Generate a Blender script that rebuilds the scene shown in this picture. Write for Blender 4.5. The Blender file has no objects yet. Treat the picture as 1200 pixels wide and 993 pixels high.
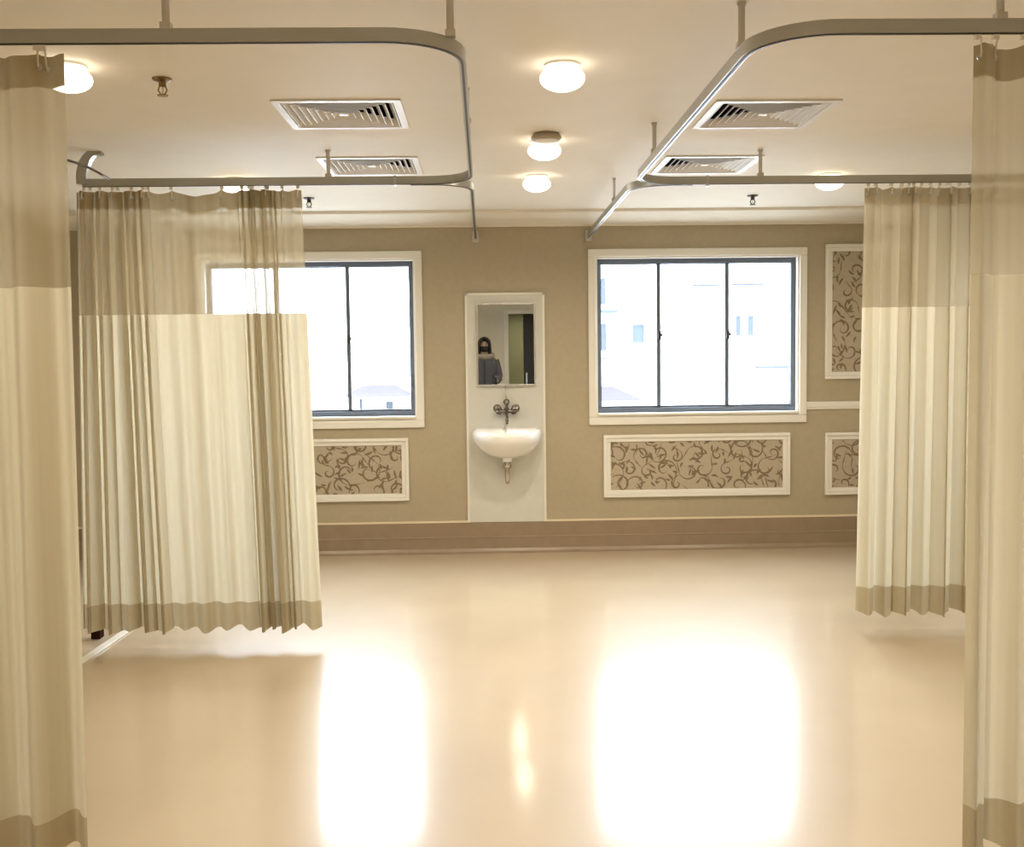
import bpy, bmesh, math, random
from mathutils import Vector, Matrix
from math import sin, cos, pi

# ------------------------------------------------------------------ camera, world, exposure
random.seed(7)
scn = bpy.context.scene
COL = scn.collection
FPX, PITCH, YAW, ROLL, H = 1220.17, 0.0639, 0.0256, 0.0125, 1.43
RIGHT0 = Vector((cos(YAW), -sin(YAW), 0))
FWD = Vector((sin(YAW)*cos(PITCH), cos(YAW)*cos(PITCH), -sin(PITCH)))
UP0 = Vector((sin(YAW)*sin(PITCH), cos(YAW)*sin(PITCH), cos(PITCH)))
RIGHT = cos(ROLL)*RIGHT0 - sin(ROLL)*UP0
UP = sin(ROLL)*RIGHT0 + cos(ROLL)*UP0
CAM = Vector((0, 0, H))
cd = bpy.data.cameras.new('camera'); cam = bpy.data.objects.new('camera', cd); COL.objects.link(cam)
m3 = Matrix((RIGHT, UP, -FWD)).transposed()
cam.matrix_world = Matrix.Translation(CAM) @ m3.to_4x4()
cd.sensor_fit = 'HORIZONTAL'; cd.sensor_width = 36.0; cd.lens = 36.0*FPX/1200.0
cd.clip_start = 0.02
scn.camera = cam
scn.view_settings.view_transform = 'Standard'; scn.view_settings.look = 'None'
scn.view_settings.gamma = 1.0; scn.view_settings.use_curve_mapping = False
scn.view_settings.exposure = 1.58

SKY = 7.4
world = bpy.data.worlds.new('overcast_sky'); scn.world = world; world.use_nodes = True
wn = world.node_tree.nodes; wl = world.node_tree.links
bg = wn['Background']; bg.inputs['Color'].default_value = (0.84, 0.92, 1.0, 1); bg.inputs['Strength'].default_value = SKY

LAMP_W = 4.8            # power of each ceiling downlight
LAMP_E = 1.1             # glow of its diffuser
LAMP_C = (1.0, 0.88, 0.71)

# ------------------------------------------------------------------ pixels to points
def ray(u, v):
    return FWD + RIGHT*((u-600)/FPX) - UP*((v-496.5)/FPX)
def atY(u, v, Y):
    d = ray(u, v); return CAM + d*((Y-CAM.y)/d.y)
def atZ(u, v, Z):
    d = ray(u, v); return CAM + d*((Z-CAM.z)/d.z)

D, ZR, C = 7.587, 2.301, 2.45
XL, XR, XLAMP = -0.052, 0.760, 0.300
YRL, YRR, YFL, YFR = 5.184, 5.257, 2.88, 2.826
XW0, XW1, YB = -3.1, 3.1, -3.0

# ------------------------------------------------------------------ materials
MATS = {}
def mat(name, col, rough=0.6, metal=0.0, spec=0.5, noise=0.0, nscale=20.0, bump=0.0, emit=None, estr=0.0, coat=0.0):
    m = bpy.data.materials.new(name); m.use_nodes = True
    nt = m.node_tree; b = nt.nodes['Principled BSDF']
    b.inputs['Base Color'].default_value = (*col, 1); b.inputs['Roughness'].default_value = rough
    b.inputs['Metallic'].default_value = metal; b.inputs['Specular IOR Level'].default_value = spec
    b.inputs['Coat Weight'].default_value = coat; b.inputs['Coat Roughness'].default_value = 0.06
    if noise or bump:
        tc = nt.nodes.new('ShaderNodeTexCoord'); n = nt.nodes.new('ShaderNodeTexNoise')
        n.inputs['Scale'].default_value = nscale; n.inputs['Detail'].default_value = 4
        nt.links.new(tc.outputs['Object'], n.inputs['Vector'])
        if noise:
            r = nt.nodes.new('ShaderNodeValToRGB')
            r.color_ramp.elements[0].position = .3; r.color_ramp.elements[1].position = .7
            r.color_ramp.elements[0].color = (*[c*(1-noise) for c in col], 1)
            r.color_ramp.elements[1].color = (*[min(1, c*(1+noise)) for c in col], 1)
            nt.links.new(n.outputs['Fac'], r.inputs['Fac']); nt.links.new(r.outputs['Color'], b.inputs['Base Color'])
        if bump:
            bp = nt.nodes.new('ShaderNodeBump'); bp.inputs['Strength'].default_value = bump; bp.inputs['Distance'].default_value = 0.01
            nt.links.new(n.outputs['Fac'], bp.inputs['Height']); nt.links.new(bp.outputs['Normal'], b.inputs['Normal'])
    if emit:
        b.inputs['Emission Color'].default_value = (*emit, 1); b.inputs['Emission Strength'].default_value = estr
    MATS[name] = m; return m

def cloth_mat(name, col, trans, holes=0.0, weave=900.0):
    m = bpy.data.materials.new(name); m.use_nodes = True
    nt = m.node_tree; N = nt.nodes; L = nt.links; N.remove(N['Principled BSDF']); out = N['Material Output']
    tc = N.new('ShaderNodeTexCoord'); mp = N.new('ShaderNodeMapping'); mp.inputs['Scale'].default_value = (1, 1, .015)
    n = N.new('ShaderNodeTexNoise'); n.inputs['Scale'].default_value = 60; n.inputs['Detail'].default_value = 3
    L.new(tc.outputs['Object'], mp.inputs['Vector']); L.new(mp.outputs['Vector'], n.inputs['Vector'])
    r = N.new('ShaderNodeValToRGB'); r.color_ramp.elements[0].position = .3; r.color_ramp.elements[1].position = .7
    r.color_ramp.elements[0].color = (*[c*.965 for c in col], 1); r.color_ramp.elements[1].color = (*[min(1, c*1.025) for c in col], 1)
    L.new(n.outputs['Fac'], r.inputs['Fac'])
    d = N.new('ShaderNodeBsdfDiffuse'); t = N.new('ShaderNodeBsdfTranslucent')
    L.new(r.outputs['Color'], d.inputs['Color']); L.new(r.outputs['Color'], t.inputs['Color'])
    mx = N.new('ShaderNodeMixShader'); mx.inputs[0].default_value = trans
    L.new(d.outputs[0], mx.inputs[1]); L.new(t.outputs[0], mx.inputs[2])
    if holes:
        tr = N.new('ShaderNodeBsdfTransparent'); m2 = N.new('ShaderNodeMixShader'); m2.inputs[0].default_value = holes
        L.new(mx.outputs[0], m2.inputs[1]); L.new(tr.outputs[0], m2.inputs[2]); L.new(m2.outputs[0], out.inputs['Surface'])
    else:
        L.new(mx.outputs[0], out.inputs['Surface'])
    MATS[name] = m; return m

mat('wall_paint', (0.42, 0.36, 0.25), .55, noise=.03, nscale=30, bump=.03)
mat('wall_pale', (0.78, 0.76, 0.68), .6, noise=.02, nscale=20)
mat('ceiling_paint', (0.78, 0.73, 0.63), .7, noise=.015, nscale=6)
mat('white_gloss', (0.82, 0.80, 0.74), .3)
mat('white_matte', (0.80, 0.78, 0.72), .5)
mat('skirting', (0.30, 0.225, 0.15), .35, noise=.06, nscale=12)
mat('skirting_seam', (0.40, 0.32, 0.22), .4)
mat('skirting_cap', (0.75, 0.65, 0.48), .4)
mat('alu_window', (0.10, 0.12, 0.155), .5)
mat('alu_rail', (0.45, 0.455, 0.43), .33, metal=.85)
mat('steel_rod', (0.55, 0.53, 0.48), .3, metal=.9)
mat('rail_groove', (0.05, 0.04, 0.03), .5)
mat('vent_white', (0.74, 0.72, 0.68), .4)
mat('vent_dark', (0.03, 0.03, 0.03), .9)
mat('lamp_glow', (1, 1, 1), .5, emit=LAMP_C, estr=LAMP_E)
mat('lamp_ring', (0.85, 0.83, 0.78), .4)
mat('detector', (0.42, 0.36, 0.27), .5)
mat('brass', (0.25, 0.17, 0.08), .35, metal=.8)
mat('sprinkler_dark', (0.05, 0.04, 0.035), .4, metal=.5)
mat('ceramic', (0.92, 0.92, 0.90), .12, coat=.4)
mat('laminate', (0.64, 0.635, 0.575), .22, noise=.02, nscale=15)
mat('laminate_edge', (0.76, 0.74, 0.66), .3)
mat('mirror_glass', (0.82, 0.86, 0.83), .01, metal=1.0)
mat('mirror_frame', (0.75, 0.74, 0.70), .2, metal=.7)
mat('dark_metal', (0.16, 0.14, 0.12), .25, metal=.9)
mat('chrome', (0.60, 0.56, 0.50), .12, metal=1.0)
mat('paper', (0.45, 0.385, 0.285), .6, noise=.05, nscale=60)
mat('paper_ink', (0.20, 0.145, 0.085), .6, noise=.2, nscale=30)
mat('dark_wood', (0.035, 0.016, 0.010), .9, spec=.05, noise=.2, nscale=9)
mat('black_door', (0.012, 0.011, 0.010), .5)
mat('corridor_wall', (0.42, 0.42, 0.24), .6)
mat('hook_white', (0.82, 0.78, 0.68), .4)
mat('facade', (0.88, 0.88, 0.88), .8, noise=.02, nscale=2)
mat('facade_window', (0.055, 0.065, 0.08), .9, spec=0)
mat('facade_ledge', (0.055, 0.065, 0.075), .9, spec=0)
mat('asphalt', (0.30, 0.30, 0.30), .9, noise=.1, nscale=3)
mat('awning', (0.06, 0.055, 0.09), .9, spec=0)
mat('skin', (0.55, 0.36, 0.26), .5)
mat('hair', (0.012, 0.010, 0.010), .5)
mat('mask', (0.02, 0.02, 0.022), .7)
mat('coat', (0.085, 0.085, 0.11), .85, noise=.1, nscale=40)
mat('fur', (0.30, 0.27, 0.23), .95, noise=.3, nscale=60, bump=.6)
mat('trouser', (0.03, 0.03, 0.04), .8)
mat('shoe', (0.02, 0.02, 0.02), .4)
mat('phone_black', (0.01, 0.01, 0.012), .2)
cloth_mat('curtain_cloth', (0.665, 0.61, 0.455), .52)
cloth_mat('curtain_mesh', (0.59, 0.515, 0.35), .45, holes=.40)
cloth_mat('curtain_band', (0.49, 0.415, 0.27), .35)
cloth_mat('curtain_header', (0.44, 0.365, 0.225), .35)

# floor: glossy vinyl
fm = mat('floor_vinyl', (0.60, 0.45, 0.285), .38, spec=.5, coat=1.0)
fm.node_tree.nodes['Principled BSDF'].inputs['Coat Roughness'].default_value = .12
nt = fm.node_tree; b = nt.nodes['Principled BSDF']
tc = nt.nodes.new('ShaderNodeTexCoord'); n1 = nt.nodes.new('ShaderNodeTexNoise'); n1.inputs['Scale'].default_value = 1.6; n1.inputs['Detail'].default_value = 5
r1 = nt.nodes.new('ShaderNodeValToRGB'); r1.color_ramp.elements[0].position = .3; r1.color_ramp.elements[1].position = .7
r1.color_ramp.elements[0].color = (0.505, 0.41, 0.285, 1); r1.color_ramp.elements[1].color = (0.56, 0.46, 0.325, 1)
nt.links.new(tc.outputs['Object'], n1.inputs['Vector']); nt.links.new(n1.outputs['Fac'], r1.inputs['Fac']); nt.links.new(r1.outputs['Color'], b.inputs['Base Color'])
n2 = nt.nodes.new('ShaderNodeTexNoise'); n2.inputs['Scale'].default_value = 5; n2.inputs['Detail'].default_value = 2
bp = nt.nodes.new('ShaderNodeBump'); bp.inputs['Strength'].default_value = .02; bp.inputs['Distance'].default_value = .01
nt.links.new(tc.outputs['Object'], n2.inputs['Vector']); nt.links.new(n2.outputs['Fac'], bp.inputs['Height']); nt.links.new(bp.outputs['Normal'], b.inputs['Normal'])

# clear window glass
gm = bpy.data.materials.new('window_glass'); gm.use_nodes = True
N = gm.node_tree.nodes; L = gm.node_tree.links; N.remove(N['Principled BSDF'])
tr = N.new('ShaderNodeBsdfTransparent'); tr.inputs['Color'].default_value = (.96, .98, 1, 1)
gl = N.new('ShaderNodeBsdfGlossy'); gl.inputs['Roughness'].default_value = .02
mx = N.new('ShaderNodeMixShader'); mx.inputs[0].default_value = .05
L.new(tr.outputs[0], mx.inputs[1]); L.new(gl.outputs[0], mx.inputs[2]); L.new(mx.outputs[0], N['Material Output'].inputs['Surface'])
MATS['window_glass'] = gm

# ------------------------------------------------------------------ helpers
def empty(name, loc, label=None, cat=None, group=None, rz=0.0, kind=None):
    o = bpy.data.objects.new(name, None); COL.objects.link(o); o.location = loc; o.rotation_euler = (0, 0, rz)
    o.empty_display_size = .05
    tag(o, label, cat, group, kind); return o
def tag(o, label=None, cat=None, group=None, kind=None):
    if label: o['label'] = label
    if cat: o['category'] = cat
    if group: o['group'] = group
    if kind: o['kind'] = kind
    return o
class MB:
    def __init__(s): s.v = []; s.f = []
    def add(s, vs, fs):
        n = len(s.v); s.v += [tuple(x) for x in vs]; s.f += [tuple(i+n for i in f) for f in fs]; return s
    def box(s, x0, x1, y0, y1, z0, z1):
        return s.add([(x0,y0,z0),(x1,y0,z0),(x1,y1,z0),(x0,y1,z0),(x0,y0,z1),(x1,y0,z1),(x1,y1,z1),(x0,y1,z1)],
                     [(0,3,2,1),(4,5,6,7),(0,1,5,4),(1,2,6,5),(2,3,7,6),(3,0,4,7)])
    def hexa(s, p):   # 8 points, same order as box
        return s.add(p, [(0,3,2,1),(4,5,6,7),(0,1,5,4),(1,2,6,5),(2,3,7,6),(3,0,4,7)])
    def loft(s, rings, cap0=True, cap1=True, closed=True):
        n = len(rings[0]); vs = [p for r in rings for p in r]; fs = []
        for i in range(len(rings)-1):
            for j in range(n if closed else n-1):
                k = (j+1) % n; fs.append((i*n+j, i*n+k, (i+1)*n+k, (i+1)*n+j))
        if cap0: fs.append(tuple(range(n-1, -1, -1)))
        if cap1: fs.append(tuple((len(rings)-1)*n+j for j in range(n)))
        return s.add(vs, fs)
    def lathe(s, prof, c, seg=28, axis='z'):
        rings = []
        for r, h in prof:
            r = max(r, 1e-4); ring = []
            for j in range(seg):
                a = 2*pi*j/seg; x, y = r*cos(a), r*sin(a)
                ring.append({'z': (c[0]+x, c[1]+y, c[2]+h), 'y': (c[0]+x, c[1]+h, c[2]-y), 'x': (c[0]+h, c[1]+x, c[2]+y)}[axis])
            rings.append(ring)
        return s.loft(rings)
    def tube(s, pts, r, seg=10, radii=None):
        pts = [Vector(p) for p in pts]; rings = []; up = Vector((0, 0, 1)); last = None
        for i, p in enumerate(pts):
            t = (pts[min(i+1, len(pts)-1)]-pts[max(i-1, 0)]).normalized()
            a = last if last is not None else (up if abs(t.z) < .9 else Vector((1, 0, 0)))
            n = (a - t*a.dot(t)).normalized(); last = n; bnm = t.cross(n); rr = radii[i] if radii else r
            rings.append([p + n*cos(2*pi*j/seg)*rr + bnm*sin(2*pi*j/seg)*rr for j in range(seg)])
        return s.loft(rings)
    def sweep(s, pts, w, h, z):     # level rail along (x,y) points
        rings = []
        P = [Vector((p[0], p[1])) for p in pts]
        for i, p in enumerate(P):
            t = (P[min(i+1, len(P)-1)]-P[max(i-1, 0)]).normalized(); n = Vector((-t.y, t.x))
            a = p+n*w/2; c = p-n*w/2
            rings.append([(a.x,a.y,z-h/2),(c.x,c.y,z-h/2),(c.x,c.y,z+h/2),(a.x,a.y,z+h/2)])
        return s.loft(rings)
    def build(s, name, m, parent=None, smooth=False, bevel=0.0, loc=None):
        me = bpy.data.meshes.new(name); me.from_pydata(s.v, [], s.f)
        bm = bmesh.new(); bm.from_mesh(me); bmesh.ops.recalc_face_normals(bm, faces=bm.faces); bm.to_mesh(me); bm.free()
        me.materials.append(MATS[m])
        if smooth:
            for p in me.polygons: p.use_smooth = True
            if smooth == 'auto':
                bm = bmesh.new(); bm.from_mesh(me)
                for e in bm.edges:
                    if len(e.link_faces) == 2 and e.calc_face_angle(0) > .6: e.smooth = False
                bm.to_mesh(me); bm.free()
        o = bpy.data.objects.new(name, me); COL.objects.link(o)
        if loc: o.location = loc
        if parent:
            o.parent = parent
        if bevel:
            bv = o.modifiers.new('bevel', 'BEVEL'); bv.width = bevel; bv.segments = 2; bv.limit_method = 'ANGLE'
        return o
def holed(x0, x1, y0, y1, holes):
    xs = sorted({x0, x1, *[h[0] for h in holes], *[h[1] for h in holes]}); ys = sorted({y0, y1, *[h[2] for h in holes], *[h[3] for h in holes]})
    out = []
    for i in range(len(xs)-1):
        for j in range(len(ys)-1):
            cx, cy = (xs[i]+xs[i+1])/2, (ys[j]+ys[j+1])/2
            if not any(h[0] < cx < h[1] and h[2] < cy < h[3] for h in holes): out.append((xs[i], xs[i+1], ys[j], ys[j+1]))
    return out
def struct(o): o['kind'] = 'structure'; return o
def frame_boxes(mb, x0, x1, z0, z1, w, y0, y1):   # picture-frame of four bars in an XZ plane
    mb.box(x0, x1, y0, y1, z1-w, z1); mb.box(x0, x1, y0, y1, z0, z0+w)
    mb.box(x0, x0+w, y0, y1, z0+w, z1-w); mb.box(x1-w, x1, y0, y1, z0+w, z1-w); return mb

# ------------------------------------------------------------------ room shell
# openings of the two windows in the far wall (inside the white casing)
WT, WBm = 2.200, 0.925
W1 = (0.758, 2.357); W2 = (atY(228, 297, D).x, -0.442)
CAS = 0.055
win_holes = [(w[0]+CAS, w[1]-CAS, WBm+CAS, WT-CAS) for w in (W1, W2)]
VENT_A = 0.512
vents = [(atZ(403, 134, C), 'v1'), (atZ(436, 194.5, C), 'v2'), (atZ(894, 134, C), 'v3'), (atZ(826, 193, C), 'v4')]
va = VENT_A/2*.90

mb = MB(); mb.box(XW0-.1, XW1+.1, YB-2.2, D+.2, -.08, 0)
struct(mb.build('floor', 'floor_vinyl'))
mb = MB()
for (x0, x1, y0, y1) in holed(XW0-.1, XW1+.1, YB-2.2, D+.2, [(p.x-va, p.x+va, p.y-va, p.y+va) for p, _ in vents]): mb.box(x0, x1, y0, y1, C, C+.05)
struct(mb.build('ceiling', 'ceiling_paint'))
mb = MB()
for (x0, x1, z0, z1) in holed(XW0-.1, XW1+.1, 0, C, win_holes): mb.box(x0, x1, D, D+.2, z0, z1)
struct(mb.build('wall_far', 'wall_paint'))
struct(MB().box(XW0-.1, XW0, YB, D, 0, C).build('wall_left', 'wall_paint'))
struct(MB().box(XW1, XW1+.1, YB, D, 0, C).build('wall_right', 'wall_paint'))
DO = (0.42, 1.30, 2.17)      # doorway x0, x1, top
mb = MB()
for (x0, x1, z0, z1) in holed(XW0, XW1, 0, C, [(DO[0], DO[1], 0, DO[2])]): mb.box(x0, x1, YB-.12, YB, z0, z1)
struct(mb.build('wall_rear', 'wall_pale'))
struct(MB().box(-1.2, 2.6, YB-2.0, YB-1.9, 0, C).build('wall_corridor', 'corridor_wall'))
struct(MB().box(-1.3, -1.2, YB-2.0, YB-.12, 0, C).build('wall_corridor_left', 'corridor_wall')); struct(MB().box(2.6, 2.7, YB-2.0, YB-.12, 0, C).build('wall_corridor_right', 'corridor_wall'))
# cornice: shallow cove
zc = 2.366
prof = [(0, zc), (0, zc-.0), (-.02, zc), (-.03, zc+.012), (-.12, zc+.022), (-.22, zc+.04), (-.29, zc+.062), (-.30, C)]
prof = [(-.002, zc), (-.025, zc), (-.03, zc+.010), (-.10, zc+.020), (-.19, zc+.036), (-.27, zc+.058), (-.29, zc+.064), (-.295, C-.001), (-.002, C-.001)]
mb = MB(); mb.loft([[(x, D+y, z) for y, z in prof] for x in (XW0, XW1)])
struct(mb.build('trim_1', 'ceiling_paint'))
# coved vinyl skirting with pale cap, far wall
PX0, PX1, PT = -0.134, 0.4355, 1.890
ZS = 0.222
prof = [(-.001, .0), (-.055, .001), (-.030, .010), (-.018, .03), (-.014, .10), (-.014, ZS), (-.001, ZS)]
bb = MB(); bb.loft([[(x, D+y, z) for y, z in prof] for x in (XW0, XW1)])
bo = struct(bb.build('baseboard_far', 'skirting'))
for x0, x1 in ((XW0, PX0), (PX1, XW1)): MB().box(x0, x1, D-.018, D-.001, ZS, ZS+.014).build('cap', 'skirting_cap', bo)
MB().box(XW0, XW1, D-.0172, D-.012, .112, .118).build('seam', 'skirting_seam', bo)
for nm, xa, s in (('baseboard_left', XW0, 1), ('baseboard_right', XW1, -1)):
    a, b2 = sorted((xa, xa+s*.014)); o = struct(MB().box(a, b2, YB, D-.06, 0, ZS).build(nm, 'skirting'))
    a, b2 = sorted((xa, xa+s*.018)); MB().box(a, b2, YB, D-.06, ZS, ZS+.014).build('cap', 'skirting_cap', o)
for k, (x0, x1) in enumerate(((XW0, DO[0]-.07), (DO[1]+.07, XW1))):
    struct(MB().box(x0, x1, YB, YB+.014, 0, ZS).build('baseboard_rear' if k == 0 else 'baseboard_rear.001', 'skirting'))
# chair rail beside window
a = atY(946, 471, D); b2 = atY(946, 480, D)
mb = MB(); mb.box(W1[1], XW1, D-.012, D, b2.z, a.z); mb.box(W1[1], XW1, D-.020, D-.012, b2.z+.018, a.z-.012)
struct(mb.build('trim_2', 'white_gloss', bevel=.003))
# two slim upright trims seen through the curtain mesh
for k, (u0, u1) in enumerate(((175, 179), (196, 201))):
    x0 = atY(u0, 320, D).x; x1 = atY(u1, 320, D).x
    struct(MB().box(x0, x1, D-.02, D, ZS+.014, zc).build('trim_%d' % (3+k), 'white_gloss'))

# ------------------------------------------------------------------ windows
def window(name, x0, x1, mull_px):
    w = bpy.data.objects.new(name, None); COL.objects.link(w); w.location = (0, 0, 0); w['kind'] = 'structure'
    mb = MB(); frame_boxes(mb, x0, x1, WBm, WT, CAS, D-.022, D)
    mb.build('casing', 'white_gloss', w, bevel=.006)
    ix0, ix1, iz0, iz1 = x0+CAS, x1-CAS, WBm+CAS, WT-CAS
    # lining of the recess
    mb = MB(); frame_boxes(mb, ix0-.0, ix1+.0, iz0, iz1, .012, D-.01, D+.14); mb.build('reveal', 'white_matte', w)
    MB().box(ix0+.012, ix1-.012, D-.03, D+.07, iz0+.012, iz0+.030).build('sill', 'white_gloss', w, bevel=.004)
    fx0, fx1, fz0, fz1 = ix0+.012, ix1-.012, iz0+.030, iz1-.012
    mb = MB(); frame_boxes(mb, fx0, fx1, fz0, fz1, .034, D+.045, D+.10); mb.build('frame', 'alu_window', w, bevel=.002)
    xs = [fx0+.028] + mull_px + [fx1-.028]
    for k in range(3):
        a, b2 = xs[k], xs[k+1]
        yy = D+.060 if k != 1 else D+.072
        sa = .014 if k else .008; sb = .014 if k < 2 else .008
        s = MB(); s.box(a-.0, b2+.0, yy, yy+.02, fz1-.028-.012, fz1-.027); s.box(a, b2, yy, yy+.02, fz0+.027, fz0+.027+.022)
        s.box(a-(sa if k else 0), a+sa, yy, yy+.02, fz0+.028, fz1-.028); s.box(b2-sb, b2+(sb if k < 2 else 0), yy, yy+.02, fz0+.028, fz1-.028)
        so = s.build('sash', 'alu_window', w)
        MB().box(a, b2, yy+.008, yy+.012, fz0+.04, fz1-.035).build('pane', 'window_glass', so)
    for xm in mull_px:
        la = MB(); zz = atY(773, 393, D).z
        la.box(xm-.008, xm+.016, D+.040, D+.060, zz-.030, zz+.030); la.box(xm+.006, xm+.026, D+.030, D+.042, zz-.008, zz+.012)
        la.build('latch', 'sprinkler_dark', w, bevel=.003)
    return w
window('window_1', W1[0], W1[1], [atY(772, 400, D+.06).x, atY(852, 400, D+.06).x])
window('window_2', W2[0], W2[1], [atY(325, 400, D+.06).x, atY(408.5, 400, D+.06).x])
for k, hh in enumerate(win_holes):   # sampling portals in the two openings: they give off nothing, they only guide the sky light
    ld = bpy.data.lights.new('window_portal', 'AREA'); ld.shape = 'RECTANGLE'; ld.size = hh[1]-hh[0]; ld.size_y = hh[3]-hh[2]
    ld.cycles.is_portal = True
    lo = bpy.data.objects.new('window_portal', ld); COL.objects.link(lo)
    lo.location = ((hh[0]+hh[1])/2, D+.16, (hh[2]+hh[3])/2); lo.rotation_euler = (-pi/2, 0, 0)

# ------------------------------------------------------------------ doorway behind (seen in the mirror)
dr = bpy.data.objects.new('door_1', None); COL.objects.link(dr); dr['kind'] = 'structure'
mb = MB(); mb.box(DO[0]-.08, DO[0], YB-.13, YB+.02, 0, DO[2]+.08); mb.box(DO[1], DO[1]+.08, YB-.13, YB+.02, 0, DO[2]+.08); mb.box(DO[0], DO[1], YB-.13, YB+.02, DO[2], DO[2]+.08)
mb.build('door_frame', 'white_gloss', dr, bevel=.005)
lf = MB().box(.68, DO[1], YB-.09, YB-.05, 0.005, DO[2]-.002).build('door_leaf', 'black_door', dr)
h = MB().box(.72, .74, YB-.05, YB-.02, .95, 1.15).build('handle', 'steel_rod', lf)

# ------------------------------------------------------------------ framed wallpaper panels
def spiral(cx, cz, r, turns, a0, sgn, tail):
    pts = []
    for i in range(26):
        t = i/25; a = a0+sgn*turns*2*pi*t; rr = r*(1-.85*t)
        pts.append((cx+rr*cos(a), cz+rr*sin(a), .25+.75*sin(pi*min(1, t*1.15))))
    t0 = a0 - sgn*pi/2
    pre = []
    for i in range(tail):
        q = (tail-i)*r*.22; pre.append((cx+r*cos(a0)+q*cos(t0)*1.0, cz+r*sin(a0)+q*sin(t0)+q*q*.4/r*.2, .9*(i+.3)/tail))
    return pre+pts
def panel(label, x0, x1, z0, z1, seed, bar=.052):
    rnd = random.Random(seed)
    t = empty('wall_panel', ((x0+x1)/2, D, z0), label, 'wall panel', 'white framed scroll wallpaper panels')
    ox, oz = (x0+x1)/2, z0
    mb = MB(); w = x1-x0; hgt = z1-z0
    frame_boxes(mb, -w/2, w/2, 0, hgt, bar*.45, -.026, 0); frame_boxes(mb, -w/2+bar*.45, w/2-bar*.45, bar*.45, hgt-bar*.45, bar*.55, -.016, 0)
    mb.build('frame', 'white_gloss', t, bevel=.004)
    pw = MB().box(-w/2+bar, w/2-bar, -.006, 0, bar, hgt-bar).build('wallpaper', 'paper', t)
    X0, X1, Z0, Z1 = -w/2+bar, w/2-bar, bar, hgt-bar
    mb = MB(); yk = [-.0062]
    def stroke(pts, wd):
        run = []
        def flush():
            if len(run) < 3: run.clear(); return
            L_ = []; R_ = []
            for i, p in enumerate(run):
                q0 = run[max(i-1, 0)]; q1 = run[min(i+1, len(run)-1)]; d = Vector((q1[0]-q0[0], q1[1]-q0[1]))
                if d.length < 1e-6: d = Vector((1, 0))
                d.normalize(); n = Vector((-d.y, d.x))*wd*p[2]
                cl = lambda x, z: (min(max(x, X0), X1), yk[0], min(max(z, Z0), Z1))
                L_.append(cl(p[0]+n.x, p[1]+n.y)); R_.append(cl(p[0]-n.x, p[1]-n.y))
            k = len(run); mb.add(L_+R_, [(i, i+1, k+i+1, k+i) for i in range(k-1)]); yk[0] -= .000004; run.clear()
        for p in pts:
            if X0 < p[0] < X1 and Z0 < p[1] < Z1: run.append(p)
            else: flush()
        flush()
    step = .14
    nx = max(1, round((X1-X0)/step)); nz = max(1, round((Z1-Z0)/step))
    for i in range(-1, nx+1):
        for j in range(nz+1):
            cx = X0+(i+.5+rnd.uniform(-.2, .2)+(.5 if j % 2 else 0))*(X1-X0)/nx; cz = Z0+(j+.35+rnd.uniform(-.2, .2))*(Z1-Z0)/nz*.92
            s = rnd.choice((-1, 1)); r = rnd.uniform(.045, .095); a0 = rnd.uniform(0, 2*pi)
            sp = spiral(cx, cz, r, rnd.uniform(.75, 1.15), a0, s, 6); stroke(sp, .0065)
            for q in range(4):     # leaf flicks
                a = rnd.uniform(0, 2*pi); l = rnd.uniform(.035, .075); bx = cx+rnd.uniform(-.09, .09); bz = cz+rnd.uniform(-.09, .09); cv = rnd.uniform(-1.4, 1.4)
                pts = []
                for k in range(9):
                    tt = k/8; aa = a+cv*tt; bx += l/8*cos(aa); bz += l/8*sin(aa); pts.append((bx, bz, .15+sin(pi*tt)*.9))
                stroke(pts, .0075)
    mb.build('scroll_print', 'paper_ink', pw)
    return t
def wallrect(u0, v0, u1, v1):
    a = atY(u0, v0, D); b2 = atY(u1, v1, D); return a.x, b2.x, b2.z, a.z
x0, x1, z0, z1 = wallrect(707, 510, 925, 579.5)
panel('wide white framed scroll wallpaper panel below the fully uncovered window', x0, x1, z0, z1, 3)
xa, xb, _, _ = wallrect(246, 515, 480, 586)
panel('wide white framed scroll wallpaper panel below the window half behind the curtain', xa, xb, z0, z1, 11)
x0, x1, z0, z1b = wallrect(967, 286.5, 1076, 443)
panel('tall upright scroll wallpaper panel beside the window above the chair rail', x0, x1, z0, z1b, 5)
x0, x1, z0, z1b = wallrect(966.5, 507, 1076, 578)
panel('small scroll wallpaper panel under the chair rail, partly behind a curtain', x0, x1, z0, z1b, 8)

# ------------------------------------------------------------------ washbasin corner
t = empty('backing_panel', ((PX0+PX1)/2, D, ZS), 'tall pale laminate backing panel on the wall behind mirror and washbasin', 'wall panel')
w = PX1-PX0; hh = PT-ZS
MB().box(-w/2, w/2, -.018, -.001, .001, hh).build('board', 'laminate', t, bevel=.002)
mb = MB(); mb.box(-w/2-.004, -w/2+.012, -.0195, -.001, .001, hh+.004); mb.box(w/2-.012, w/2+.004, -.0195, -.001, .001, hh+.004); mb.box(-w/2, w/2, -.0195, -.001, hh-.012, hh+.004)
mb.build('edge_trim', 'laminate_edge', t)
YP = D-.020
x0, x1 = atY(558, 400, YP).x, atY(627.5, 400, YP).x; z1 = atY(592, 355, YP).z; z0 = atY(592, 452.5, YP).z
t = empty('wall_mirror', ((x0+x1)/2, YP, z0), 'rectangular wall mirror above the washbasin reflecting a standing person', 'mirror')
w = x1-x0; hh = z1-z0
MB().box(-w/2, w/2, -.018, 0, 0, hh).build('backing', 'mirror_frame', t)
MB().box(-w/2+.012, w/2-.012, -.0195, -.018, .012, hh-.012).build('glass', 'mirror_glass', t)
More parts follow.
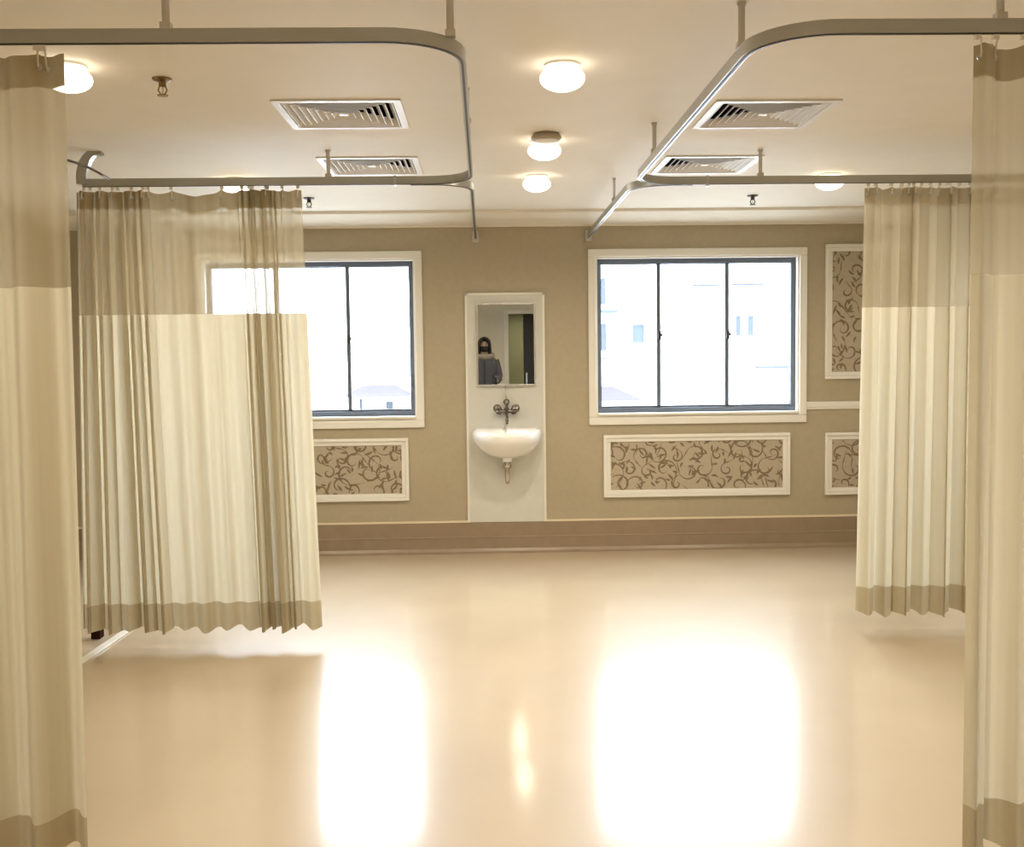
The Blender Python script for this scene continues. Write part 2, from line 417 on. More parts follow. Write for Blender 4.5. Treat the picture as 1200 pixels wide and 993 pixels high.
mb = MB(); frame_boxes(mb, -w/2, w/2, 0, hh, .012, -.024, -.018); mb.build('frame', 'mirror_frame', t, bevel=.002)

# basin
bx = atY(594.5, 510, D-.25).x; zrim = atY(594.5, 504, D-.3).z
t = empty('washbasin', (bx, YP, zrim-.22), 'white ceramic wall-hung washbasin under the mirror', 'washbasin')
def dring(hw, dp, z, back=0.0, n=40):
    ring = []
    for j in range(n+1):
        a = pi*j/n; e = .88
        cx = math.copysign(abs(cos(a))**e, cos(a))*hw; cy = -back-(abs(sin(a))**e)*dp
        ring.append((cx, cy, z))
    return ring
RW, RD = .252, .40
outer = [(.05, .10, 0.0), (.11, .17, .010), (.165, .25, .036), (.213, .325, .080), (.242, .373, .125), (.255, .398, .160), (.254, .400, .188), (.243, .388, .208), (.232, .378, .214)]
rings = [dring(a, d, z) for a, d, z in outer] + [dring(.222, .345, .212, .04)] + [dring(.212, .315, .200, .065), dring(.200, .290, .165, .075), dring(.165, .230, .115, .095), dring(.10, .14, .085, .13), dring(.03, .05, .078, .17)]
tilt = lambda p: (p[0], p[1], p[2]+max(0, p[2]/.21)*(.016*(1-(p[0]/.255)**2)*(1+p[1]/.40)-.010*(-p[1]/.40)))
rings = [[tilt(p) for p in rg] for rg in rings]
MB().loft(rings).build('bowl', 'ceramic', t, smooth='auto')
MB().lathe([(.022, .079), (.024, .082), (.012, .083)], (0, -.19, 0), 18).build('drain', 'chrome', t, smooth='auto')
MB().lathe([(.030, -.020), (.034, -.015), (.036, .012)], (0, -.12, 0), 20).build('outlet_neck', 'ceramic', t, smooth='auto')
tp = [(0, -.12, -.018), (0, -.12, -.06), (0, -.12, -.12), (0, -.115, -.15), (0, -.10, -.168), (0, -.08, -.172), (0, -.06, -.165), (0, -.047, -.145), (0, -.043, -.11), (0, -.040, -.085), (0, -.030, -.068), (0, -.002, -.062)]
tr_ = MB().tube(tp, .017, 14).build('trap_pipe', 'chrome', t, smooth=True)
MB().lathe([(.022, -.012), (.024, -.008), (.024, .008), (.022, .012)], (0, -.12, -.045), 16).build('nut', 'chrome', tr_, smooth='auto')
MB().lathe([(.034, -.006), (.030, 0)], (0, 0, -.062), 20, 'y').build('flange', 'chrome', tr_, smooth='auto')

# wall tap with two cross-ring handles
tz = atY(594, 482, D-.06).z; txx = atY(593.5, 480, D-.06).x
t = empty('wall_tap', (txx, YP, tz), 'dark chrome two-handled wall tap above the washbasin', 'tap')
mb = MB()
for s in (-1, 1):
    mb.lathe([(.026, -.006), (.024, 0)], (s*.052, 0, 0), 20, 'y'); mb.tube([(s*.052, -.003, 0), (s*.052, -.05, 0)], .012, 12)
mb.tube([(-.062, -.05, 0), (.062, -.05, 0)], .013, 12); mb.lathe([(.010, -.018), (.019, -.016), (.019, .02), (.012, .03)], (0, -.05, 0), 16)
mb.build('body', 'dark_metal', t, smooth='auto')
for s in (-1, 1):
    mb = MB(); c0 = (s*.066, -.062, .022)
    mb.tube([(c0[0]+.024*cos(a*pi/10), c0[1], c0[2]+.024*sin(a*pi/10)) for a in range(21)], .0065, 8)
    mb.tube([(c0[0]-.024, c0[1], c0[2]), (c0[0]+.024, c0[1], c0[2])], .005, 8); mb.tube([(c0[0], c0[1], c0[2]-.024), (c0[0], c0[1], c0[2]+.024)], .005, 8)
    mb.tube([(s*.06, -.05, .0), (s*.066, -.062, .022)], .010, 10)
    mb.build('handle', 'dark_metal', t, smooth='auto')
mb = MB(); mb.tube([(0, -.05, .02), (0, -.05, .05)], .009, 10); mb.tube([(.017*sin(a*pi/10), -.05, .067-.017*cos(a*pi/10)) for a in range(21)], .006, 8)
mb.build('diverter_knob', 'dark_metal', t, smooth='auto')
MB().tube([(0, -.02, .045), (0, -.014, .10), (0, -.012, .19)], .005, 8).build('riser_pipe', 'steel_rod', t, smooth=True)
sp = MB(); sp.tube([(0, -.05, -.01), (0, -.065, -.02), (0, -.10, -.022), (0, -.15, -.026), (0, -.185, -.034), (0, -.20, -.055), (0, -.20, -.085)], .0095, 12); sp.build('spout', 'dark_metal', t, smooth=True)

# ------------------------------------------------------------------ curtain rails
def rounded(pts, r, seg=10):
    out = [Vector(pts[0])]
    for i in range(1, len(pts)-1):
        p = Vector(pts[i]); a = (Vector(pts[i-1])-p).normalized(); b2 = (Vector(pts[i+1])-p).normalized()
        c = p+(a+b2)*r; a1 = p+a*r; b1 = p+b2*r
        for k in range(seg+1):
            th = k/seg*pi/2; out.append(c+(a1-c)*cos(th)+(b1-c)*sin(th))
    out.append(Vector(pts[-1])); return out
RWD, RHT = .020, .037
def rail(name, label, pts, r, group=None):
    root = empty(name, (pts[0][0], pts[0][1], ZR), label, 'curtain rail', group)
    P = rounded(pts, r); o = Vector((pts[0][0], pts[0][1]))
    MB().sweep([(p-o) for p in P], RWD, RHT, 0).build('rail', 'alu_rail', root, smooth='auto')
    MB().sweep([(p-o) for p in P], .008, .004, -RHT/2-.0005).build('groove', 'rail_groove', root, smooth='auto')
    return root, o
def hanger(root, o, x, y, r=.0105):
    hx, hy = x-o.x, y-o.y; top = C-ZR
    g = MB().lathe([(r, RHT/2), (r, top-.004)], (hx, hy, 0), 12).build('hanger_rod', 'steel_rod', root, smooth='auto')
    MB().lathe([(r+.002, top-.012), (r+.004, top-.001)], (hx, hy, 0), 14).build('ceiling_flange', 'steel_rod', g, smooth='auto')
    MB().box(hx-.014, hx+.014, hy-.014, hy+.014, RHT/2-.002, RHT/2+.016).build('clamp', 'steel_rod', g)
xle = atY(97, 214, YRL).x
rl, ol = rail('curtain_rail', 'aluminium curtain rail around the bay with the glaring side downlight', [(XW0+.005, YFL), (XL, YFL), (XL, YRL), (xle, YRL)], .21)
hanger(rl, ol, atY(195, 40, YFL).x, YFL); hanger(rl, ol, XL-.03, YFL+.075); hanger(rl, ol, XL, 4.02, .008); hanger(rl, ol, atY(385, 210, YRL).x, YRL, .0095)
x = atY(463, 212, YRL).x; MB().box(x-ol.x-.006, x-ol.x+.006, YRL-ol.y-.014, YRL-ol.y+.014, -RHT/2-.006, RHT/2+.004).build('joint_clip', 'steel_rod', rl)
# end bracket bending up to the ceiling
J = [atY(u, v, YRL) for u, v in ((97, 216), (96.5, 209), (97, 202), (99, 193), (102.5, 186), (107, 181), (113, 177), (120, 175))]
mb = MB(); rings = []
for i, p in enumerate(J):
    tg = (J[min(i+1, len(J)-1)]-J[max(i-1, 0)]).normalized(); n = Vector((-tg.z, 0, tg.x)); hw = .024-.014*max(0, (i-3)/4)
    q = Vector((p.x-ol.x, 0, min(p.z, C-.004)-ZR)); yy = YRL-ol.y
    rings.append([(q.x+n.x*hw, yy-.02, q.z+n.z*hw), (q.x-n.x*hw, yy-.02, q.z-n.z*hw), (q.x-n.x*hw, yy+.02, q.z-n.z*hw), (q.x+n.x*hw, yy+.02, q.z+n.z*hw)])
mb.loft(rings).build('end_bracket', 'alu_rail', rl, smooth='auto')
rr, orr = rail('curtain_rail', 'aluminium curtain rail around the bay with the curtain that overlaps the wallpaper panels', [(XW1-.005, YFR), (XR, YFR), (XR, YRR), (XW1-.005, YRR)], .21)
hanger(rr, orr, atY(1172, 30, YFR).x, YFR); hanger(rr, orr, XR+.001, YFR+.25); hanger(rr, orr, XR, 4.63, .0095); hanger(rr, orr, atY(891, 208, YRR).x, YRR, .0095)
x = atY(829, 212, YRR).x; MB().box(x-orr.x-.006, x-orr.x+.006, YRR-orr.y-.014, YRR-orr.y+.014, -RHT/2-.012, RHT/2+.004).build('joint_clip', 'steel_rod', rr)
def wall_rail(label, xs, xe, y0, hang):
    r_, o_ = rail('curtain_rail', label, [(xs, y0+.024), (xe, y0+.024), (xe, D-.03)], .20, None)
    MB().box(xe-o_.x-.022, xe-o_.x+.022, D-.03-o_.y, D-.001-o_.y, -.045, .035).build('wall_flange', 'steel_rod', r_, bevel=.004)
    if hang: hanger(r_, o_, xe, hang, .008)
wall_rail('short aluminium rail reaching the wall between the basin and the half-covered window', XL-.30, XL, YRL, None)
wall_rail('short aluminium rail reaching the wall between the basin and the uncovered window', XR+.30, XR, YRR, 6.05)
# thin dark cable rail behind the left bracket
p0 = atZ(78, 187.5, ZR+.03); p1 = atZ(103, 198, ZR+.02); p2 = atZ(128, 210, ZR+.0)
t = MB().tube([p0, p0.lerp(p1, .5)+Vector((0, 0, .006)), p1+Vector((0, 0, .008)), p1.lerp(p2, .5)+Vector((0, 0, .006)), p2], .006, 8).build('tension_wire', 'dark_metal', smooth=True)
tag(t, 'thin dark wire running back behind the upturned rail end', 'wire')

# ------------------------------------------------------------------ curtains
def curtain(label, Y, secs, zt, zseam, zhem, zb, bshift, hooks, sag, ph0=0.0, fold_edge=None):
    """secs: (x0,x1,folds,A,B) sections along the rail; bshift(t) = sideways drift of the hem."""
    cols = []; ph = ph0; X0 = secs[0][0]; X1 = secs[-1][1]
    for si, (x0, x1, n, A, B) in enumerate(secs):
        m = max(6, int(n*22))
        for k in range(m+(1 if si == len(secs)-1 else 0)):
            q = k/m; e = min(1, q*5, (1-q)*5) if len(secs) > 1 else 1
            e = .35+.65*max(0, e)
            cols.append((x0+(x1-x0)*q, ph+2*pi*n*q, A*e, B*e))
        ph += 2*pi*n
    rnd = random.Random(hash(label) % 1000 if False else len(label)*7+int(abs(X0)*100))
    jit = [rnd.uniform(-1, 1) for _ in range(60)]
    def pos(i, z):
        x, p, A, B = cols[i]; h = (zt-z)/(zt-zb); q = (x-X0)/(X1-X0)
        a = A*(.75+.45*h); wob = .25*sin(2.1*h+jit[int(p/(2*pi)) % 60]*3)+.18*sin(p*.37+jit[3]*5)*h
        px = x + B*sin(2*p+.6)+bshift(q)*h; py = a*sin(p+wob)+a*.35*sin(p*.53+1.3+jit[7]+h*.8)
        return px, Y+py*1.0
    hk = sorted(hooks)
    def ztop(x):
        if not hk: return zt
        if x <= hk[0] or x >= hk[-1]: return zt-.15*sag
        for a, b2 in zip(hk, hk[1:]):
            if a <= x <= b2:
                u = (x-a)/(b2-a); return zt-4*u*(1-u)*min(sag, (b2-a)*.16)
        return zt
    root = empty('privacy_curtain', ((X0+X1)/2, Y, zb), label, 'curtain')
    ox, oy, oz = (X0+X1)/2, Y, zb
    def strip(name, m, zfun, rows, push=0.0):
        mb = MB(); vs = []
        for r in range(rows+1):
            for i in range(len(cols)):
                za, zb_ = zfun(cols[i][0], cols[i][1]); z = za+(zb_-za)*r/rows
                x, y = pos(i, z); vs.append((x-ox, y-oy-push, z-oz))
        n = len(cols); fs = [(r*n+i, r*n+i+1, (r+1)*n+i+1, (r+1)*n+i) for r in range(rows) for i in range(n-1)]
        mb.v = vs; mb.f = fs
        o = mb.build(name, m, root, smooth=True)
        return o
    hb = .085
    strip('header_band', 'curtain_header', lambda x, p: (ztop(x), ztop(x)-hb), 2)
    strip('mesh_panel', 'curtain_mesh', lambda x, p: (ztop(x)-hb, zseam), 10)
    strip('cloth_panel', 'curtain_cloth', lambda x, p: (zseam, zhem), 26)
    strip('hem_band', 'curtain_band', lambda x, p: (zhem, zb+.009*sin(p)+.009*sin(p*.4)), 3)
    for x in hk:
        i = min(range(len(cols)), key=lambda k: abs(cols[k][0]-x)); px, py = pos(i, zt)
        hz = ZR-RHT/2-oz; zz = ztop(x)-oz
        mb = MB(); mb.box(px-ox-.008, px-ox+.008, -.006, .006, hz-.018, hz-.004); 
        mb.tube([(px-ox, 0, hz-.014), (px-ox+.003, (py-oy)*.5-.006, (hz+zz)/2), (px-ox, py-oy-.006, zz-.02), (px-ox, py-oy-.004, zz-.035)], .0028, 6)
        ho = mb.build('hook', 'hook_white', root, smooth='auto')
        MB().lathe([(.006, -.003), (.0095, -.002), (.0095, .002), (.006, .003)], (px-ox, py-oy-.001, zz-.035), 14, 'y').build('eyelet', 'steel_rod', ho, smooth='auto')
    return root

def zY(u, v, Y): return atY(u, v, Y).z
def xY(u, v, Y): return atY(u, v, Y).x
Y = YRL
xs = lambda u: xY(u, 300, Y)
curtain('wide khaki privacy curtain half covering a window, tight pleats at one side', Y,
        [(xs(90.5), xs(135), 2.6, .032, .017), (xs(135), xs(176), 2.5, .030, .018), (xs(176), xs(280), 4.0, .019, .0), (xs(280), xs(330), 4.0, .036, .016), (xs(330), xs(355), 1.0, .016, .003)],
        zY(220, 223, Y), zY(220, 368.5, Y), zY(270, 706, Y), zY(270, 737, Y), lambda q: -.05+.10*min(1, q/.3),
        [xs(u) for u in (101, 112, 122, 133, 145, 156, 166, 176, 203, 262, 284, 292, 301, 310, 319, 333, 350)], .028, ph0=.6)
Y = YRR
xs = lambda u: xY(u, 300, Y)
curtain('khaki privacy curtain overlapping the tall scroll wallpaper panel', Y,
        [(xs(1013.5), xs(1050), 1.6, .026, .004), (xs(1050), xs(1085), 1.7, .030, .012), (xs(1085), xs(1215), 5.5, .032, .013)],
        zY(1060, 219, Y), zY(1060, 360, Y), zY(1060, 687, Y), zY(1060, 718.5, Y), lambda q: -.028*(1-q),
        [xs(u) for u in (1017, 1026, 1043, 1054, 1062, 1071, 1080, 1090, 1102, 1113, 1124, 1135, 1150, 1165, 1180, 1200)], .02, ph0=1.9)
Y = YFL
xs = lambda u: xY(u, 300, Y)
curtain('tall cream privacy curtain hanging beneath a glaring side downlight', Y,
        [(xs(-120), xs(0), 2.2, .040, .004), (xs(0), xs(85), 1.45, .036, .002)],
        zY(40, 62, Y), zY(40, 337, Y), zY(50, 958, Y), zY(50, 1004, Y), lambda q: -.018*q,
        [xs(u) for u in (-118, -80, -45, 2, 52, 60)], .02, ph0=.3)
Y = YFR
xs = lambda u: xY(u, 300, Y)
curtain('tall cream privacy curtain with a turned-back edge hanging before another curtain', Y,
        [(xs(1136), xs(1172), .72, .045, .006), (xs(1172), xs(1320), 2.6, .036, .004)],
        zY(1150, 52, Y), zY(1180, 322, Y), zY(1180, 938, Y), zY(1180, 990, Y), lambda q: .012*q-.004,
        [xs(u) for u in (1141, 1161, 1196, 1235, 1275, 1315)], .03, ph0=3.6)

# dark upright and pale floor strip glimpsed behind the left curtain
Yp = YRL+.20
xa = xY(93.5, 300, Yp); xb = xY(101, 300, Yp)
t = empty('wooden_post', ((xa+xb)/2, Yp, 0), 'dark brown wooden post standing behind the wide khaki curtain', 'post')
hw = (xb-xa)/2
MB().box(-hw, hw, -.02, .02, .04, 2.16).build('shaft', 'dark_wood', t, bevel=.004)
MB().box(-hw-.008, hw+.008, -.03, .03, 0, .05).build('foot', 'dark_wood', t, bevel=.004)
a = atZ(152, 737, .004); b2 = atZ(99, 773, .004); d = (b2-a); L_ = d.length
t = MB().box(-.022, .022, -1.2, .0, 0, .008).build('threshold_strip', 'white_gloss', bevel=.002)
t.location = (a.x, a.y, 0.0005); t.rotation_euler = (0, 0, math.atan2(d.y, d.x)+pi/2)
tag(t, 'white threshold strip on the floor under the wide khaki curtain', 'floor strip')

# ------------------------------------------------------------------ ceiling things
def vent(p, label):
    t = empty('air_vent', (p.x, p.y, C), label, 'air vent', 'square ceiling air vents')
    a = VENT_A/2
    mb = MB()
    for (x0, x1, y0, y1) in holed(-a, a, -a, a, [(-va+.006, va-.006, -va+.006, va-.006)]): mb.box(x0, x1, y0, y1, -.007, -.0005)
    mb.build('frame', 'vent_white', t)
    mb = MB(); b_ = va-.003
    mb.box(-b_, b_, -b_, -b_+.003, 0, .14); mb.box(-b_, b_, b_-.003, b_, 0, .14); mb.box(-b_, -b_+.003, -b_, b_, 0, .14); mb.box(b_-.003, b_, -b_, b_, 0, .14); mb.box(-b_, b_, -b_, b_, .137, .14)
    mb.build('plenum_box', 'vent_dark', t)
    n = 7
    for k in range(n):
        r = (va-.010)*(1-k/(n+.6)); dr_ = (va-.010)/(n+.6)*.85; ri = r-dr_; th = .0025
        zl, zh = -.006+.001*k*0, .026
        for q in range(4):
            ca, sa = (1, 0, -1, 0)[q], (0, 1, 0, -1)[q]
            R2 = lambda x, y, z: (ca*x-sa*y, sa*x+ca*y, z)
            P = [R2(-r, -r, zl), R2(r, -r, zl), R2(r-th, -r+th, zl), R2(-r+th, -r+th, zl), R2(-ri, -ri, zh), R2(ri, -ri, zh), R2(ri-th, -ri+th, zh), R2(-ri+th, -ri+th, zh)]
            MB().hexa(P).build('louvre', 'vent_white', t)
    rc = (va-.010)*(1-n/(n+.6)); MB().box(-rc, rc, -rc, rc, -.004, 0).build('centre_plate', 'vent_white', t)
for (p, _), lb in zip(vents, ('square louvred ceiling vent inside the rail of the bay with the glaring side downlight',
                              'square louvred ceiling vent between the half-covered window and the curtain rail',
                              'square louvred ceiling vent inside the rail of the bay beside the wallpaper panels',
                              'square louvred ceiling vent between the uncovered window and the curtain rail')): vent(p, lb)

LAMP_Z, LAMP_H = .048, .044
def downlight(x, y, label, power=1.0, r=.080, group='round ceiling downlights'):
    t = empty('downlight', (x, y, C), label, 'ceiling light', group)
    mb = MB(); mb.lathe([(r*.8, -.0005), (r*.8, -.008), (r*.7, -.014), (r*.3, -.016)], (0, 0, 0), 36); mb.build('base_plate', 'lamp_ring', t, smooth='auto')
    MB().lathe([(r*cos(q*pi/12-pi/2), -LAMP_Z+LAMP_H*sin(q*pi/12-pi/2)) for q in range(13)], (0, 0, 0), 32).build('glare_globe', 'lamp_glow', t, smooth=True)  # taller than a recessed lamp: its glare is built into this globe shape
    ld = bpy.data.lights.new('downlight_beam', 'AREA'); ld.shape = 'DISK'; ld.size = r*1.3; ld.energy = LAMP_W*power; ld.color = LAMP_C; ld.spread = math.radians(165)
    lo = bpy.data.objects.new('downlight_beam', ld); COL.objects.link(lo); lo.parent = t; lo.location = (0, 0, -.095)
for (u, v, lb) in ((659, 92, 'round glowing downlight in the aisle row, farthest from the washbasin wall'), (638, 177, 'round glowing downlight in the aisle row beside the disc detector'), (629, 216, 'round glowing downlight in the aisle row next to the washbasin wall')):
    p = atZ(u, v, C-LAMP_Z); downlight(p.x, p.y, lb)
pL = atZ(80, 93, C-LAMP_Z); downlight(pL.x, pL.y, 'round glaring downlight at the top edge of the tall cream curtain')
p = atZ(277, 219, C-LAMP_Z); downlight(p.x, p.y, 'round downlight just above the wide khaki curtain')
p = atZ(972, 214, C-LAMP_Z); downlight(p.x, p.y, 'round downlight near the rail by the wallpaper panels')
for (x, y, lb) in ((XLAMP, 1.6, 'added unseen downlight above the aisle between the front rails and the reflected person'), (XLAMP, -.9, 'added unseen downlight in front of the doorway'),
                   (2.35, pL.y, 'added unseen downlight inside the bay beside the wallpaper panels'), (pL.x, .9, 'added unseen downlight before the front rail of the bay with the wide khaki curtain'),
                   (2.35, .9, 'added unseen downlight before the front rail of the bay beside the wallpaper panels'), (-1.7, -1.6, 'added unseen downlight by the blank rear wall'), (2.35, -1.6, 'added unseen downlight past the black door')):
    downlight(x, y, lb)  # unseen lamps added to brighten the aisle, bays and rear wall
downlight(.8, YB-1.0, 'added unseen downlight in the corridor beyond the doorway', .8)  # unseen lamp added to light the corridor wall

p = atZ(640, 157, C)
t = empty('smoke_detector', (p.x, p.y, C), 'flat grey disc detector on the ceiling beside a downlight', 'smoke detector')
MB().lathe([(.060, -.0005), (.062, -.006), (.062, -.010)], (0, 0, 0), 32).build('base', 'detector', t, smooth='auto')
MB().lathe([(.066, -.010), (.070, -.014), (.070, -.024), (.060, -.032), (.02, -.034)], (0, 0, 0), 32).build('sensor_head', 'detector', t, smooth='auto')
def sprinkler(p, label, m, s=1.0):
    t = empty('sprinkler', (p.x, p.y, C), label, 'sprinkler', 'ceiling sprinklers')
    MB().lathe([(.036*s, -.0005), (.034*s, -.006*s), (.016*s, -.012*s)], (0, 0, 0), 20).build('escutcheon', m, t, smooth='auto')
    mb = MB(); mb.lathe([(.013*s, -.010*s), (.013*s, -.026*s), (.008*s, -.030*s)], (0, 0, 0), 14)
    for q in (-1, 1): mb.tube([(q*.010*s, 0, -.026*s), (q*.016*s, 0, -.042*s), (q*.006*s, 0, -.058*s)], .0032*s, 8)
    mb.build('body', m, t, smooth='auto')
    MB().lathe([(.003*s, -.028*s), (.004*s, -.045*s), (.003*s, -.056*s)], (0, 0, 0), 10).build('glass_bulb', 'hook_white', t, smooth=True)
    MB().lathe([(.010*s, -.056*s), (.020*s, -.059*s), (.020*s, -.062*s), (.006*s, -.063*s)], (0, 0, 0), 18).build('deflector', m, t, smooth='auto')
sprinkler(atZ(190, 92, C), 'small brass ceiling sprinkler inside the bay with the glaring side downlight', 'brass', 1.0)
sprinkler(atZ(362, 232, C), 'small dark ceiling sprinkler near the half-covered window', 'sprinkler_dark', 1.0)
sprinkler(atZ(882, 229, C), 'small dark ceiling sprinkler near the uncovered window', 'sprinkler_dark', 1.0)

# ------------------------------------------------------------------ outside
def facade(name, label, Yf, u0, u1, v0, v1, wins, ledges, depth=4.0):
    a = atY(u0, v0, Yf); b2 = atY(u1, v1, Yf); zb = -3.5
    t = empty(name, ((a.x+b2.x)/2, Yf, zb), label, 'building'); ox = (a.x+b2.x)/2
    MB().box(a.x-ox, b2.x-ox, 0, depth, 0, a.z-zb).build('walls', 'facade', t)
    MB().box(a.x-ox-.15, b2.x-ox+.15, -.15, depth, a.z-zb, a.z-zb+.15).build('parapet', 'facade', t)
    for (p0, q0, p1, q1) in wins:
        c = atY(p0, q0, Yf); d = atY(p1, q1, Yf)
        wo = MB(); frame_boxes(wo, c.x-ox-.05, d.x-ox+.05, d.z-zb-.05, c.z-zb+.05, .06, -.05, .02); wf = wo.build('window', 'facade', t)
        MB().box(c.x-ox, d.x-ox, -.02, .02, d.z-zb, c.z-zb).build('pane', 'facade_window', wf)
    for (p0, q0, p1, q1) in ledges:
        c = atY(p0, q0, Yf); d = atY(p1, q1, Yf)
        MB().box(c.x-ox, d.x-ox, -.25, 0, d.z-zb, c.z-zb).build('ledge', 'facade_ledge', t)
facade('neighbour_building', 'pale neighbouring building with narrow windows outside the uncovered window', 19.0, 640, 768, 270, 520,
       [(703, 326, 710, 358), (703, 379, 711, 412), (740, 380, 755, 403)], [(696, 364, 722, 367), (706, 419, 717, 421)])
facade('neighbour_building', 'pale neighbouring building with two small side-by-side windows', 24.0, 775, 1010, 250, 560,
       [(861, 370, 868, 394), (875, 370, 883, 394)], [(812, 334, 842, 335.2), (858, 333, 896, 334.2), (885, 429, 925, 431.5)])
facade('neighbour_building', 'pale low building with a lilac awning outside the half-covered window', 20.0, 180, 560, 200, 540,
       [(421, 467, 426, 482), (452, 470, 462, 480)], [])
aw = atY(412, 455, 19.8); a2 = atY(482, 463, 19.8)
t = MB().hexa([(aw.x, 18.9, a2.z), (a2.x, 18.9, a2.z), (a2.x, 19.9, a2.z+.02), (aw.x, 19.9, a2.z+.02), (aw.x, 18.95, a2.z+.05), (a2.x, 18.95, a2.z+.05), (a2.x-.3, 19.9, aw.z+.05), (aw.x+.2, 19.9, aw.z+.05)]).build('awning', 'awning')
tag(t, 'lilac awning on the pale low building outside', 'awning')
b0 = atY(690, 457, 18.6); b1 = atY(744, 468, 18.6)
t = MB().hexa([(b0.x, 17.9, b1.z), (b1.x, 17.9, b1.z), (b1.x, 18.95, b1.z+.02), (b0.x, 18.95, b1.z+.02), (b0.x, 17.92, b1.z+.04), (b1.x, 17.92, b1.z+.04), (b1.x-.35, 18.95, b0.z+.05), (b0.x+.1, 18.95, b0.z+.05)]).build('awning', 'awning')
tag(t, 'small lilac awning on the building with narrow windows', 'awning')
t = MB().box(-40, 40, D+1.2, 45, -3.6, -3.5).build('courtyard_ground', 'asphalt'); struct(t)

# ------------------------------------------------------------------ person seen in the mirror
PY = -2.15; PXc = atY(568, 420, D).x*0 + 0.0
t = empty('person', (PXc, PY, 0), 'person in a grey hooded coat and black mask reflected in the mirror', 'person')
def skin_body(joints, edges, root, name, m, parent):
    me = bpy.data.meshes.new(name); me.from_pydata([j[0] for j in joints], edges, [])
    o = bpy.data.objects.new(name, me); COL.objects.link(o); o.parent = parent
    sk = o.modifiers.new('skin', 'SKIN'); sk.use_smooth_shade = True
    for i, j in enumerate(joints):
        me.skin_vertices[0].data[i].radius = (j[1], j[2] if len(j) > 2 else j[1]); me.skin_vertices[0].data[i].use_root = (i == root)
    ss = o.modifiers.new('subdivision', 'SUBSURF'); ss.levels = 2; ss.render_levels = 2
    me.materials.append(MATS[m]); return o
J = [((0, 0, .93), .13, .10), ((0, -.01, 1.12), .12, .085), ((0, -.01, 1.30), .14, .09), ((0, -.01, 1.41), .085, .07), ((0, 0, 1.47), .05, .05), ((0, .01, 1.54), .062, .07), ((0, .015, 1.62), .074, .09), ((0, .01, 1.70), .05, .06),
     ((-.17, -.01, 1.38), .05), ((-.21, -.03, 1.12), .042), ((-.215, .02, .90), .033), ((-.215, .03, .84), .026, .034),
     ((.17, -.01, 1.38), .05), ((.225, -.02, 1.13), .042), ((.20, .16, 1.04), .033), ((.19, .225, 1.045), .026, .034),
     ((-.09, 0, .86), .085), ((-.10, .02, .48), .058), ((-.10, -.01, .09), .042), ((-.105, .10, .035), .036, .03),
     ((.09, 0, .86), .085), ((.10, .02, .48), .058), ((.10, -.01, .09), .042), ((.105, .10, .035), .036, .03)]
E_ = [(0, 1), (1, 2), (2, 3), (3, 4), (4, 5), (5, 6), (6, 7), (3, 8), (8, 9), (9, 10), (10, 11), (3, 12), (12, 13), (13, 14), (14, 15), (0, 16), (16, 17), (17, 18), (18, 19), (0, 20), (20, 21), (21, 22), (22, 23)]
# fingers
for (wi, base, dirv, side) in ((11, Vector((-.215, .035, .81)), Vector((.02, .12, -1)), Vector((0, 1, 0))), (15, Vector((.185, .255, 1.045)), Vector((-.35, .8, .25)), Vector((0, -.3, 1)))):
    dirv.normalize()
    for k in range(4):
        ln = (.030, .036, .034, .026)[k]; b0 = base+side*(k-1.5)*.019; n0 = len(J)
        J += [(tuple(b0), .010), (tuple(b0+dirv*ln), .009), (tuple(b0+dirv*ln*1.75+Vector((0, -.012, 0)) if wi == 11 else b0+dirv*ln*1.2+Vector((-.03, .0, 0))), .008)]
        E_ += [(wi, n0), (n0, n0+1), (n0+1, n0+2)]
    n0 = len(J); th = side*.04
    J += [(tuple(base-dirv*.035+th), .011), (tuple(base-dirv*.0+th*1.35), .009)]; E_ += [(wi, n0), (n0, n0+1)]
body = skin_body(J, E_, 0, 'body', 'skin', t)
def ell(rx, ry, z, cx=0, cy=0, n=28): return [(cx+rx*cos(2*pi*j/n), cy+ry*sin(2*pi*j/n), z) for j in range(n)]
# coat: flared body with sleeves joined in one garment
co = MB(); co.loft([ell(.25, .19, .46), ell(.245, .18, .6), ell(.225, .17, .85), ell(.20, .155, 1.02), ell(.195, .15, 1.15), ell(.215, .15, 1.30), ell(.20, .135, 1.38), ell(.14, .11, 1.44), ell(.085, .085, 1.475)])
for pts, rad in (([(-.17, -.01, 1.38), (-.20, -.02, 1.26), (-.225, -.03, 1.12), (-.228, .0, 1.0), (-.22, .02, .90)], (.070, .068, .062, .056, .055)), ([(.17, -.01, 1.38), (.205, -.015, 1.26), (.235, -.02, 1.13), (.228, .07, 1.07), (.205, .16, 1.04)], (.070, .068, .064, .058, .055))):
    co.tube(pts, .06, 16, rad)
coat = co.build('coat', 'coat', t, smooth='auto')
MB().box(-.006, .006, -.0, .012, .55, 1.36).build('zip', 'mask', coat, loc=(0, .165, 0))
co = MB(); co.tube([(.13*cos(a*pi/12), .02+.10*sin(a*pi/12), 1.455+.02*sin(a*pi/12)*-1) for a in range(25)], .045, 12); co.build('fur_hood', 'fur', t, smooth=True)
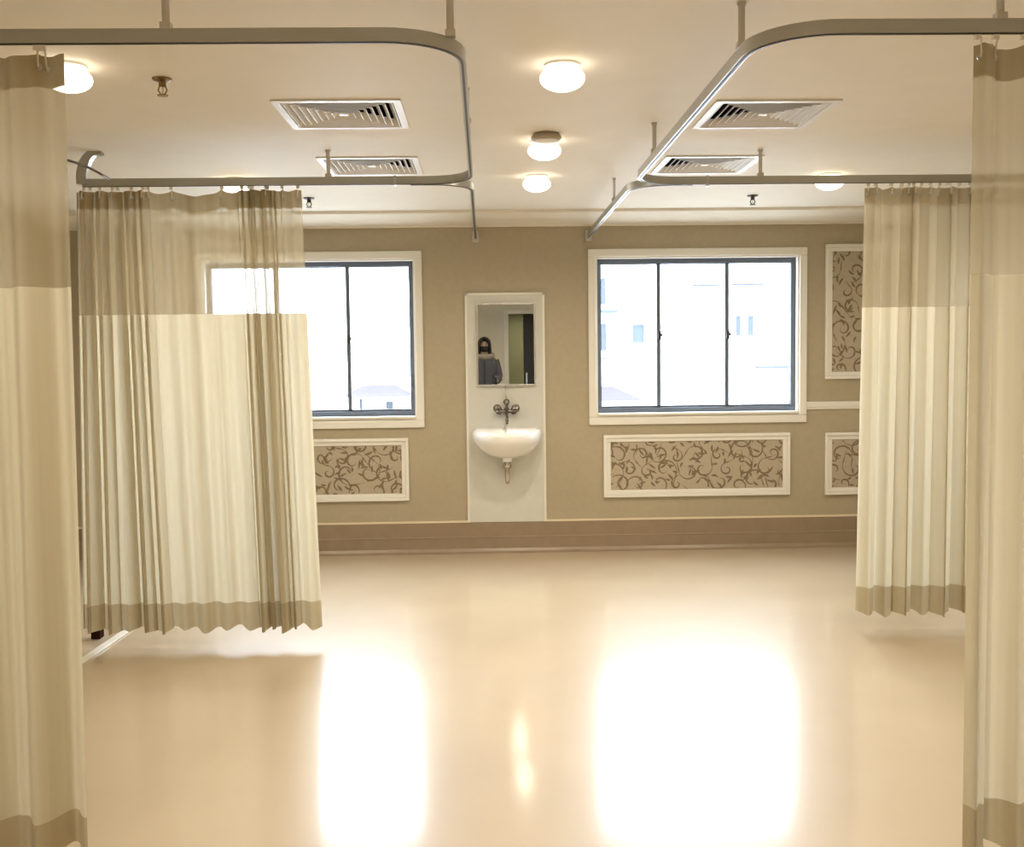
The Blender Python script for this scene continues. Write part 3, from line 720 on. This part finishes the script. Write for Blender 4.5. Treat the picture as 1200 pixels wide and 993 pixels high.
# hair cap with shoulder-length sides, open at the face
hr = MB(); rings = []
for z, rx, ry, cy in ((1.47, .10, .085, -.035), (1.54, .100, .095, -.03), (1.60, .098, .100, -.025), (1.66, .094, .102, -.018), (1.70, .082, .092, -.012), (1.735, .055, .062, -.01), (1.75, .012, .014, -.01)):
    ring = []
    for j in range(29):
        a = pi/2+.75+(2*pi-1.5)*j/28
        if z > 1.67: a = pi/2+.75*(1.735-min(z, 1.735))/.065+(2*pi-2*.75*(1.735-min(z, 1.735))/.065)*j/28
        ring.append((rx*cos(a), cy+ry*sin(a), z))
    rings.append(ring)
hr.loft(rings, cap0=False, cap1=True, closed=False); ho = hr.build('hair', 'hair', t, smooth=True)
sm = ho.modifiers.new('thick', 'SOLIDIFY'); sm.thickness = .018; sm.offset = 1
mk = MB(); rings = []
for z, w_, y in ((1.515, .045, .075), (1.54, .062, .092), (1.57, .068, .104), (1.60, .066, .106), (1.615, .050, .102)):
    rings.append([(w_*sin(a), y-.055*(1-cos(a)), z) for a in [(-1.25+2.5*j/14) for j in range(15)]])
mk.loft(rings, False, False, closed=False); mo = mk.build('face_mask', 'mask', t, smooth=True); sm = mo.modifiers.new('thick', 'SOLIDIFY'); sm.thickness = .004
for s in (-1, 1):
    MB().lathe([(.001, -.006), (.010, -.004), (.012, 0), (.010, .004), (.001, .006)], (s*.030, .092, 1.645), 14, 'y').build('eye', 'hair', t, smooth=True)
    MB().tube([(s*.015, .100, 1.668), (s*.032, .097, 1.674), (s*.048, .084, 1.668)], .004, 6).build('eyebrow', 'hair', t, smooth=True)
MB().tube([(0, .096, 1.65), (0, .108, 1.625), (0, .112, 1.61)], .011, 8, (.007, .010, .012)).build('nose', 'skin', t, smooth=True)
for s in (-1, 1):
    x = s*.10
    MB().loft([ell(.072, .070, .80, x, 0, 16), ell(.066, .066, .5, x, .02, 16), ell(.058, .058, .12, x, -.005, 16)]).build('trouser_leg', 'trouser', t, smooth='auto')
    MB().loft([ell(.050, .125, 0, x, .055, 20), ell(.052, .128, .03, x, .055, 20), ell(.046, .10, .07, x, .03, 20), ell(.044, .05, .12, x, -.005, 20)]).build('shoe', 'shoe', t, smooth='auto')
ph = empty('mobile_phone', (PXc+.165, PY+.305, .985), 'black mobile phone held in the gloveless hand of the reflected person', 'phone')
MB().box(-.037, .037, -.004, .004, 0, .15).build('case', 'phone_black', ph, bevel=.006)
MB().box(-.033, .033, -.0046, -.004, .006, .144).build('screen', 'phone_black', ph)
MB().lathe([(.007, 0), (.007, .002)], (.022, .004, .13), 12, 'y').build('lens', 'chrome', ph)
